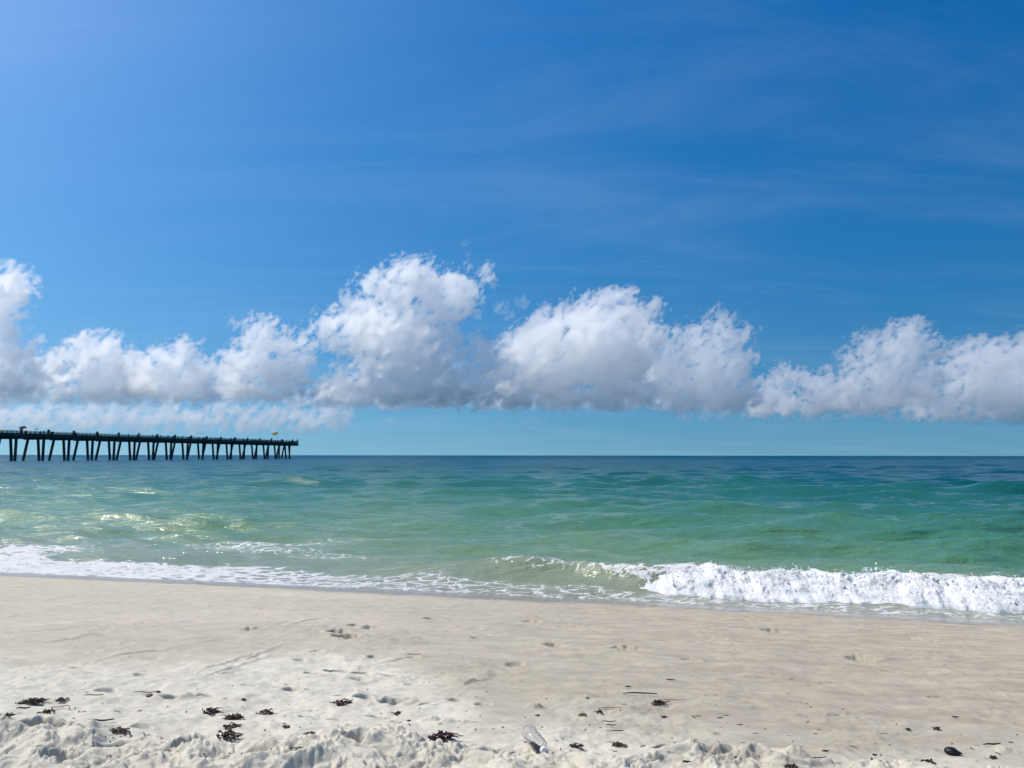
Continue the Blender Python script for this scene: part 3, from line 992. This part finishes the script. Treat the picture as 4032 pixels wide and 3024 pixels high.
# kind, px, py, width px, material, label, extra
ITEMS = [
    ('c', 115, 2772, 108, 'dark', "long low dark seaweed clump furthest left on the white sand", .45),
    ('c', 237, 2765, 52, 'dark', "small dark seaweed tuft right of the leftmost low clump", .6),
    ('s', 93, 2800, 40, 'black', "short black stick below the leftmost low seaweed clump", 0),
    ('c', 181, 2808, 62, 'brown', "loose scrappy seaweed between a black stick and a curled blade", .5),
    ('b', 240, 2799, 56, 'brown', "curled brown grass blade forming a loop on the left sand", .28),
    ('s', 371, 2747, 62, 'brown', "thin broken twig in the faint debris line at left", .05),
    ('c', 624, 2728, 24, 'maroon', "tiny dark red seaweed bit at the tip of a sand crack", .7),
    ('s', 580, 2734, 84, 'brown', "thin curved stem ending at the tiny red seaweed bit", -.06),
    ('s', 402, 2844, 78, 'black', "dark splintered twig on white sand above the churned ridge, left", -.1),
    ('c', 823, 2808, 92, 'dark', "arched dark seaweed clump up left of the large tangled pair", .4),
    ('c', 913, 2830, 112, 'brown', "brown tangled seaweed clump with a pale stick poking left", .38),
    ('c', 909, 2867, 84, 'brown', "thin scattered seaweed just above the biggest black clump", .45),
    ('c', 900, 2907, 116, 'dark', "biggest black seaweed clump on the churned sand at left", .5),
    ('c', 461, 2885, 112, 'brown', "thin stringy seaweed strand alone on white sand at left", .22),
    ('c', 984, 3006, 66, 'dark', "black seaweed clump at the bottom edge left of centre", .7),
    ('c', 25, 2889, 42, 'brown', "small brown tuft at the left edge of the churned sand", .7),
    ('c', 958, 2758, 30, 'dark', "tiny dark tuft above the arched seaweed clump", .7),
    ('c', 1038, 2808, 76, 'dark', "round dark green seaweed ball with a red stem", .8),
    ('c', 1335, 2774, 104, 'maroon', "spread reddish twiggy seaweed below two footprints", .35),
    ('c', 1565, 2812, 46, 'maroon', "small dark red seaweed scrap under the deepest footprint", .35),
    ('c', 1610, 2844, 20, 'dark', "tiny dark crumb right of the small red scrap", .7),
    ('c', 1124, 2867, 46, 'dark', "dark tuft between the seaweed ball and the tuft below it", .6),
    ('c', 1217, 2896, 50, 'dark', "compact dark seaweed knot above the churned sand", .7),
    ('c', 1723, 2912, 128, 'maroon', "big bristly maroon black seaweed clump topping the sand ridge", .55),
    ('c', 1806, 2955, 64, 'maroon', "trailing maroon tail sloping down from the ridge top clump", .9),
    ('s', 1158, 2957, 66, 'green', "straight olive grass blade lying on the churned sand", 0),
    ('c', 1240, 2959, 78, 'brown', "brown broken twigs at the right tip of the olive blade", .3),
    ('c', 2588, 2774, 78, 'dark', "dark star shaped seaweed clump with splayed blades right of centre", .7),
    ('s', 2522, 2742, 122, 'black', "long dark wavy blade leading left from the star shaped clump", .09),
    ('s', 2646, 2763, 94, 'straw', "single long yellow straw right of the star shaped clump", -.02),
    ('s', 2402, 2796, 88, 'straw', "arched yellow brown stem over upright dark twigs", .10),
    ('c', 2360, 2806, 44, 'brown', "upright dark twigs under the arched yellow stem", .9),
    ('c', 2294, 2819, 46, 'green', "small olive tuft left of the arched yellow stem", .4),
    ('s', 2398, 2846, 52, 'brown', "short brown stem at the tip of the white sand spit", -.05),
    ('s', 2409, 2864, 38, 'brown', "second brown stem just below the tip of the white spit", 0),
    ('s', 2434, 2887, 44, 'brown', "lowest thin brown stem slanting along the white sand edge", .04),
    ('c', 2115, 2818, 24, 'dark', "small dark bit below the crumbly sand mound", .6),
    ('c', 2258, 2944, 78, 'dark', "spiky dark seaweed right of the plastic bottle", .4),
    ('c', 2430, 2935, 68, 'brown', "thin branched seaweed with an upturned tip, right of the spiky one", .3),
    ('c', 2859, 2953, 112, 'dark', "bushy black seaweed slanting up right beside the deep hole", .5),
    ('s', 2475, 2710, 22, 'black', "short straight black stick on bare sand right of centre", 0),
    ('s', 2642, 2687, 28, 'black', "little curved black twig highest on the right hand sand", .2),
    ('c', 2615, 2824, 26, 'maroon', "small red scrap below the star shaped clump", .5),
    ('b', 2744, 2830, 36, 'green', "thin folded olive blade right of the small red scrap", .15),
    ('c', 2108, 3011, 42, 'brown', "brown tuft at the bottom edge below the bottle", .6),
    ('c', 2312, 2749, 24, 'brown', "faint brown sprig above the arched yellow stem", .4),
    ('c', 2893, 2989, 32, 'dark', "tiny tuft just below the bushy black seaweed", .5),
    ('s', 2705, 3016, 28, 'black', "small dark twig on the bottom edge right of centre", .1),
    ('c', 3107, 3008, 100, 'brown', "matted grey brown seaweed on a white lump, bottom right", .6),
    ('s', 3200, 2990, 96, 'brown', "forked brown twig reaching right from the matted seaweed", -.07),
    ('c', 3646, 3004, 64, 'maroon', "glossy maroon seaweed clump at the bottom edge, far right", .8),
    ('s', 3908, 2938, 56, 'black', "thick black stick furthest right on the sand", 0),
    ('c', 3912, 2983, 36, 'dark', "dark wedge of seaweed below the thick black stick", .7),
    ('s', 3763, 2829, 20, 'black', "tiny black twig above the dark pod at right", -.05),
    ('c', 3688, 2871, 42, 'dark', "little coiled dark twig up left of the dark pod", .4),
    ('c', 3448, 3013, 38, 'brown', "brown tuft on a white lump at the bottom, between matted and maroon clumps", .6),
    ('s', 3252, 2966, 22, 'black', "short black splinter above the forked brown twig", 0),
    ('s', 3446, 2983, 16, 'black', "tiny dark splinter left of the maroon clump", -.05),
    ('c', 3572, 2871, 30, 'brown', "faint sprig left of the little coiled twig", .3),
    ('s', 1408, 2667, 60, 'brown', "thin root showing in a crack below a footprint", .03),
    ('s', 1632, 2582, 54, 'brown', "slender brown root slanting up mid beach", .02),
    ('s', 3544, 2412, 14, 'black', "tiny lone twig upright near the water at right", 0),
]
for i, (kd, px, py, w, mt, label, ex) in enumerate(ITEMS):
    x, y, z = ground(px, py)
    z = sand_z(x, y)
    for _ in range(2):                                    # settle on the uneven sand
        x, y = at_z(px, py, z); z = sand_z(x, y)
    W = w * math.hypot(x, y) / F
    if kd == 'c':
        cnt = int(12 + w * .36 * random.Random(i).uniform(.7, 1.4))
        me = clump_mesh(100 + i, W * .80, .55 + .4 * ex, W * .16 * (.5 + ex), cnt, .0021 + .000010 * w, slant=random.Random(i).uniform(-.3, .3))
        nm = "seaweed_clump"
    elif kd == 's':
        me = stick_mesh(100 + i, W * 1.05, .0032 if mt == 'black' else .0021, ex)
        nm = "straw" if mt == 'straw' else ("grass_blade" if mt == 'green' else "twig")
    else:
        V = []; Fc = []
        pts = [(W * .5 * math.cos(a), W * ex * 1.2 * math.sin(a), .005 + .006 * abs(math.sin(a * 1.5))) for a in [5.6 * j / 12 for j in range(13)]]
        strand(V, Fc, pts, .0024)
        me = soup("blade", V, Fc, False)
        nm = "grass_blade"
    o = link(nm, me, WEED[mt])
    o.location = (x, y, z + (.001 if kd == 'c' else .0005))
    o.rotation_euler = (0, 0, random.Random(900 + i).uniform(-.15, .15) if kd != 'c' else 0)
    grp = {"seaweed_clump": "seaweed washed up on the sand", "twig": "twigs and roots on the sand", "straw": "straws on the sand", "grass_blade": "grass blades on the sand"}[nm]
    tag(o, label, "seaweed" if nm == "seaweed_clump" else ("twig" if nm == "twig" else "grass"), grp)
bpy.data.objects

# scattered crumbs of dried weed
V = []; Fc = []
rc = random.Random(77)
for i in range(420):
    px = rc.uniform(-200, 4230); py = 2560 + 470 * rc.random() ** .55
    if rc.random() > (.35 + .65 * (py - 2560) / 470):
        continue
    x, y, z = ground(px, py)
    z = sand_z(x, y)
    a = rc.gauss(0, 1.0); L_ = .003 + .012 * rc.random() ** 2.2; dx = math.cos(a) * L_; dy = math.sin(a) * L_
    strand(V, Fc, [(x - dx, y - dy, z + .001), (x, y + rc.gauss(0, .002), z + .002), (x + dx, y + dy, z + .001)], rc.uniform(.0010, .0026))
o = link("seaweed_crumbs", soup("seaweed_crumbs", V, Fc, False), WEED['brown'])
tag(o, "crumbs of dried seaweed scattered over the sand", kind='stuff')


def settle(px, py):
    x, y, z = ground(px, py)
    z = sand_z(x, y)
    x, y = at_z(px, py, z)
    return Vector((x, y, sand_z(x, y)))


def rock_mesh(name, sx, sy, sz, seed, sub=3, rough_=.10):
    bm = bmesh.new(); bmesh.ops.create_icosphere(bm, subdivisions=sub, radius=1)
    r_ = random.Random(seed); o3 = Vector((r_.uniform(0, 50), r_.uniform(0, 50), r_.uniform(0, 50)))
    from mathutils import noise as mn
    for v in bm.verts:
        k = 1 + rough_ * mn.fractal(v.co * 1.6 + o3, 1, 2, 3)
        v.co = Vector((v.co.x * sx * k, v.co.y * sy * k, v.co.z * sz * k))
    me = bpy.data.meshes.new(name); bm.to_mesh(me); bm.free()
    me.polygons.foreach_set("use_smooth", [True] * len(me.polygons))
    return me


# brown shell with a pale lip
P_ = settle(590, 2752)
sh = empty("shell", P_ + Vector((0, 0, .006)), .1)
tag(sh, "small brown shell with a pale tip on the sand at left", "shell")
link("shell_back", rock_mesh("shell_back", .015, .011, .009, 3, 3, .12), plain("brown_shell", (.13, .09, .065), .6, .3, 80), sh)
o = link("shell_lip", rock_mesh("shell_lip", .008, .006, .005, 5, 2, .2), plain("pale_shell", (.55, .5, .45), .5, .15, 80), sh)
o.location = (.013, -.002, -.003)

# dark pod with a pointed end
P_ = settle(3749, 2966)
me = rock_mesh("dark_pod", .024, .020, .014, 9, 4, .04)
for v in me.vertices:
    t_ = max(0, v.co.x / .024 - .4)
    v.co.x += t_ * .018; v.co.y *= 1 - .75 * min(1, t_ * 1.5); v.co.z *= 1 - .8 * min(1, t_ * 1.5)
pod = link("leathery_pod", me, plain("black_pod", (.012, .012, .018), .45, .4, 50))
pod.location = P_ + Vector((0, 0, .012)); pod.rotation_euler = (0, .1, -.35)
tag(pod, "smooth black rounded pod with a pointed tail on the right sand", "pod")

# crumpled plastic bottle, neck towards the viewer and half buried
npb = Nodes("clear_plastic")
npb.b.inputs["Base Color"].default_value = (.97, .97, .98, 1)
npb.b.inputs["Roughness"].default_value = .12
npb.b.inputs["Transmission Weight"].default_value = .97
npb.b.inputs["IOR"].default_value = 1.12
npb.b.inputs["Specular IOR Level"].default_value = .9
npb.b.inputs["Coat Weight"].default_value = .3
npb.b.inputs["Coat Roughness"].default_value = .08
npb.l(npb.bump(npb.noise(npb.n("ShaderNodeTexCoord").outputs["Object"], 70, 3), .5, .004), npb.b.inputs["Normal"])
a = settle(2066, 2945); b = settle(2156, 2995)
bt = empty("plastic_bottle", (a + b) / 2 + Vector((0, 0, .034)), math.atan2(b.y - a.y, b.x - a.x))
bt.rotation_euler = (0, math.radians(7), math.atan2(b.y - a.y, b.x - a.x))
bt.scale = (.74, .74, .74)
tag(bt, "crumpled clear plastic bottle lying on the sand at bottom centre", "bottle")
prof = [(-.090, .004), (-.092, .018), (-.088, .027), (-.080, .031), (-.070, .0325)]
for i in range(1, 27):
    s = -.070 + i * .0045
    prof.append((s, .0320 - (.0028 if i % 4 in (2,) else 0.0) - .0010 * (i % 2)))
prof += [(.055, .031), (.066, .026), (.076, .018), (.083, .0125), (.095, .0120)]
NB = 40
V = []; Fc = []
from mathutils import noise as mnz
for i, (s, r) in enumerate(prof):
    for j in range(NB):
        an = 2 * math.pi * j / NB
        v = Vector((s, r * math.cos(an), r * math.sin(an)))
        k = 1 + .11 * mnz.noise(v * 42) + .07 * mnz.noise(v * 110)
        dent = 1 - .22 * math.exp(-((an - 1.9) / .5) ** 2 - ((s - .01) / .03) ** 2)
        V.append((s + .004 * mnz.noise(v * 60), v.y * k * dent, v.z * k * dent * .93))
for i in range(len(prof) - 1):
    for j in range(NB):
        Fc.append((i * NB + j, i * NB + (j + 1) % NB, (i + 1) * NB + (j + 1) % NB, (i + 1) * NB + j))
Fc.append(tuple(range(NB - 1, -1, -1)))
body = link("bottle_body", soup("bottle_body", V, Fc), npb.m, bt)
body.modifiers.new("wall", 'SOLIDIFY').thickness = .0012
V = []; Fc = []
for s, r in ((.088, .0145), (.1, .0148), (.1025, .013), (.1028, .002)):
    for j in range(24):
        an = 2 * math.pi * j / 24; rr = r * (1 + .03 * (j % 2))
        V.append((s, rr * math.cos(an), rr * math.sin(an)))
for i in range(3):
    for j in range(24):
        Fc.append((i * 24 + j, i * 24 + (j + 1) % 24, i * 24 + 24 + (j + 1) % 24, i * 24 + 24 + j))
link("cap", soup("cap", V, Fc), plain("white_plastic", (.78, .79, .80), .4, .05), bt)

# ------------------------------------------------------------------ clouds: banks of vapour far out over the sea
K = 4032 / 2212


def vapour(name, dens, aniso):
    m = bpy.data.materials.new(name); m.use_nodes = True
    n_ = m.node_tree; n_.nodes.clear()
    o_ = n_.nodes.new("ShaderNodeOutputMaterial")
    pv = n_.nodes.new("ShaderNodeVolumePrincipled")
    pv.inputs["Color"].default_value = (1, 1, 1, 1)
    pv.inputs["Density"].default_value = dens
    pv.inputs["Anisotropy"].default_value = aniso
    n_.links.new(pv.outputs[0], o_.inputs["Volume"])
    return m


def make_cloud(label, lobes, D, base_y, res, mat, seed, bias=.72, soft=1.0, fine=1.0, flat=.9):
    rng = random.Random(seed)
    pts = []
    for b in lobes:
        x, y, r = b[:3]
        R = r * K / F * D
        c0 = at_depth(x * K, y * K, D + rng.uniform(-1, 1) * R * .8)
        pts.append((c0, R * .86))
        for _ in range(3 if r > 20 else 1):               # smaller heads budding from each lobe
            a_ = rng.uniform(-.5, 3.6); rr = R * rng.uniform(.28, .5); el_ = rng.uniform(-1, .3)
            pts.append((c0 + Vector((math.cos(a_) * R * .82, el_ * R * .7, math.sin(a_) * R * .82)), rr))
    zb = at_depth(lobes[0][0] * K, base_y * K, D).z
    mg = 1.35
    lo = Vector([min(c[i] - R * mg for c, R in pts) for i in range(3)])
    hi = Vector([max(c[i] + R * mg for c, R in pts) for i in range(3)])
    lo.z = max(lo.z, zb - 160)
    ng = bpy.data.node_groups.new("cloud_field", 'GeometryNodeTree')
    ng.interface.new_socket("Geometry", in_out='INPUT', socket_type='NodeSocketGeometry')
    ng.interface.new_socket("Geometry", in_out='OUTPUT', socket_type='NodeSocketGeometry')
    N = ng.nodes.new
    L = ng.links.new
    out_ = N("NodeGroupOutput")
    pos = N("GeometryNodeInputPosition")

    def mt(op, a, b=None, c=None, clamp=False):
        m = N("ShaderNodeMath"); m.operation = op; m.use_clamp = clamp
        for i, v in enumerate((a, b, c)):
            if v is None:
                continue
            if isinstance(v, (int, float)):
                m.inputs[i].default_value = v
            else:
                L(v, m.inputs[i])
        return m.outputs[0]

    def noise(scale, detail, rough_=.55, off_=(0, 0, 0), src=None, color=False):
        n_ = N("ShaderNodeTexNoise"); n_.noise_dimensions = '3D'
        n_.inputs["Scale"].default_value = scale; n_.inputs["Detail"].default_value = detail
        n_.inputs["Roughness"].default_value = rough_; n_.inputs["Lacunarity"].default_value = 2.1
        va = N("ShaderNodeVectorMath"); va.operation = 'ADD'
        L(src or pos.outputs[0], va.inputs[0]); va.inputs[1].default_value = off_
        L(va.outputs[0], n_.inputs["Vector"])
        return n_.outputs["Color" if color else "Fac"]
    Rm = 1.15 * sum(R for _, R in pts) / len(pts)
    wn = noise(.8 / Rm, 2, off_=(seed * 913., 0, 0), color=True)
    v1 = N("ShaderNodeVectorMath"); v1.operation = 'SUBTRACT'; L(wn, v1.inputs[0]); v1.inputs[1].default_value = (.5, .5, .5)
    v2 = N("ShaderNodeVectorMath"); v2.operation = 'SCALE'; L(v1.outputs[0], v2.inputs[0]); v2.inputs["Scale"].default_value = Rm * 1.4
    wp = N("ShaderNodeVectorMath"); wp.operation = 'ADD'; L(pos.outputs[0], wp.inputs[0]); L(v2.outputs[0], wp.inputs[1])
    acc = None
    for c, R in pts:
        d_ = N("ShaderNodeVectorMath"); d_.operation = 'DISTANCE'; L(wp.outputs[0], d_.inputs[0]); d_.inputs[1].default_value = c
        v = mt('MULTIPLY_ADD', d_.outputs["Value"], -1.0 / Rm, R / Rm)
        acc = v if acc is None else mt('SMOOTH_MAX', acc, v, .25)
    # the tops lean to the right, as if sheared by wind
    shx = N("ShaderNodeSeparateXYZ"); L(wp.outputs[0], shx.inputs[0])
    shc = N("ShaderNodeCombineXYZ")
    L(mt('MULTIPLY_ADD', shx.outputs[2], -.55, shx.outputs[0]), shc.inputs[0]); L(shx.outputs[1], shc.inputs[1]); L(mt('MULTIPLY', shx.outputs[2], .8), shc.inputs[2])
    f1 = noise(1.9 / Rm * fine, 5, .49, (0, seed * 311., 0), shc.outputs[0])
    b1 = N("ShaderNodeTexVoronoi"); b1.feature = 'F1'; b1.inputs["Scale"].default_value = 2.6 / Rm * fine
    b1.inputs["Detail"].default_value = 1; b1.inputs["Roughness"].default_value = .5
    L(shc.outputs[0], b1.inputs["Vector"])
    e = mt('MULTIPLY_ADD', f1, 6.4, -3.43)
    e = mt('MULTIPLY_ADD', b1.outputs["Distance"], -1.0, e)
    acc = mt('MINIMUM', acc, .14)                         # so the billows carve the inside too
    s = mt('ADD', acc, mt('ADD', e, bias + .18))
    sx2 = N("ShaderNodeSeparateXYZ"); L(pos.outputs[0], sx2.inputs[0])
    wob = noise(.7 / Rm, 4, off_=(0, 0, seed * 77.))
    zz = mt('MULTIPLY_ADD', wob, -2.2 * Rm, sx2.outputs[2])
    basef = mt('MULTIPLY_ADD', zz, 1 / (flat * Rm), -(zb - 1.15 * Rm) / (flat * Rm), clamp=True)
    dn = mt('MULTIPLY', mt('MULTIPLY', s, soft * 2.4, clamp=True), basef)
    vc = N("GeometryNodeVolumeCube"); L(dn, vc.inputs["Density"])
    vc.inputs["Min"].default_value = lo; vc.inputs["Max"].default_value = hi
    sz = hi - lo
    vox = res * K / F * D
    for i, a_ in enumerate("XYZ"):
        vc.inputs["Resolution " + a_].default_value = max(8, int(sz[i] / (vox * (2.4 if i == 1 else 1))))
    sm = N("GeometryNodeSetMaterial"); L(vc.outputs[0], sm.inputs[0]); sm.inputs["Material"].default_value = mat
    L(sm.outputs[0], out_.inputs[0])
    me = bpy.data.meshes.new("cumulus_cloud")
    ob = link("cumulus_cloud", me, mat)
    md = ob.modifiers.new("vapour", 'NODES'); md.node_group = ng
    tag(ob, label, kind='stuff')
    return ob


CM = vapour("cloud_vapour", .030, .70)
TH = vapour("thin_vapour", .0065, .6)
CLOUDS = [
    ("white cumulus tower cut off by the left edge of the sky", [(30, 622, 42), (-10, 640, 45), (-30, 700, 50), (8, 700, 26), (62, 740, 14), (20, 775, 45), (-30, 800, 70), (30, 830, 50), (70, 830, 40), (-20, 860, 60)], 5200, 880, CM, .7),
    ("broad low cumulus bank above the pier", [(115, 790, 35), (180, 762, 32), (215, 772, 42), (250, 800, 40), (300, 790, 36), (385, 775, 36), (340, 800, 40), (430, 805, 34), (200, 830, 50), (130, 840, 40), (280, 835, 50), (360, 835, 50), (420, 840, 40), (460, 845, 30)], 6600, 880, CM, .74),
    ("compact cumulus head right of the bank over the pier", [(575, 712, 26), (555, 745, 36), (600, 750, 34), (645, 748, 24), (505, 800, 40), (560, 790, 50), (620, 795, 48), (520, 840, 40), (590, 835, 40), (640, 835, 28), (515, 703, 6)], 6100, 874, CM, .74),
    ("tallest cumulus tower with an arm reaching right", [(890, 592, 36), (850, 630, 50), (930, 630, 48), (1045, 598, 20), (1010, 625, 28), (965, 655, 45), (775, 680, 38), (705, 722, 26), (740, 705, 28), (800, 725, 60), (880, 710, 65), (890, 770, 75), (830, 800, 60), (750, 850, 36), (830, 845, 50), (735, 800, 16), (715, 850, 28), (910, 845, 55), (945, 805, 45), (960, 850, 40)], 6000, 884, CM, .78),
    ("widest cumulus mass right of the tallest tower", [(975, 742, 26), (1030, 760, 32), (1000, 830, 36), (1040, 840, 45), (1080, 780, 40), (1120, 755, 36), (1170, 725, 36), (1215, 700, 36), (1260, 680, 40), (1310, 660, 36), (1350, 680, 40), (1180, 790, 75), (1270, 760, 85), (1340, 770, 75), (1110, 840, 50), (1220, 850, 50), (1310, 850, 50), (1380, 850, 45)], 5800, 890, CM, .78),
    ("ragged slanting cumulus beyond the widest mass", [(1412, 662, 18), (1385, 700, 26), (1560, 712, 32), (1592, 730, 26), (1510, 740, 36), (1440, 755, 34), (1400, 790, 45), (1450, 810, 50), (1520, 800, 55), (1580, 790, 45), (1480, 855, 42), (1560, 855, 42), (1610, 850, 34)], 6300, 898, CM, .74),
    ("low ragged cumulus with small tops right of the slanting one", [(1690, 812, 26), (1650, 840, 30), (1730, 820, 28), (1770, 835, 32), (1640, 880, 26), (1700, 870, 30), (1760, 875, 30), (1810, 860, 32), (1860, 870, 26)], 7000, 906, CM, .72),
    ("leaning cumulus with a bright upper edge at right", [(1968, 706, 22), (1925, 728, 28), (1885, 752, 34), (1850, 742, 12), (1840, 790, 26), (1930, 780, 48), (1975, 750, 42), (1870, 825, 40), (1940, 835, 42), (1830, 850, 32), (1900, 868, 30), (1985, 840, 34)], 6200, 896, CM, .74),
    ("cumulus heads cut off by the right edge of the sky", [(2112, 750, 26), (2075, 773, 28), (2030, 793, 28), (2000, 815, 26), (2130, 790, 42), (2190, 772, 38), (2230, 760, 45), (2080, 830, 45), (2160, 830, 50), (2220, 830, 55), (1975, 885, 24), (2040, 890, 30), (2110, 895, 28), (2190, 890, 34), (2250, 880, 40)], 6500, 916, CM, .74),
    ("long low bank of cloud joining the cumulus heads", [(x, 848 + 10 * math.sin(x * .031) + x * .012, 27 + 9 * math.sin(x * .053 + 1)) for x in range(640, 2290, 50)], 7400, 890, CM, .62),
    ("thin hazy cloud band low over the pier", [(x, 905 + 9 * math.sin(x * .05), 34) for x in range(-60, 780, 60)], 11000, 945, TH, .85),
    ("faint scraps of cloud low over the middle horizon", [(820, 914, 10), (842, 912, 12), (864, 914, 8), (935, 911, 8), (952, 909, 9), (1046, 933, 7), (1140, 910, 8), (1158, 907, 9), (1176, 909, 6), (1078, 916, 6), (900, 921, 6), (1175, 936, 5)], 9000, 940, TH, .62),
    ("thin pale layer of cloud far behind the right hand heads", [(x, 893 + 8 * math.sin(x * .07), 20) for x in range(1480, 2300, 44)], 10500, 915, TH, .62),
    ("wispy scraps of cloud right of the tallest tower", [(1003, 528, 8), (1010, 550, 7), (1016, 572, 6), (1080, 665, 16), (1130, 655, 16), (1100, 680, 14), (1030, 680, 12), (1135, 705, 6), (1590, 682, 7)], 5600, 740, TH, .75),
]
for i, (label, lobes, D, by, mat, bias) in enumerate(CLOUDS):
    make_cloud(label, lobes, D, by, 2.6 if mat is CM else 2.2, mat, i + 1, bias, fine=.7 if mat is CM else .55)
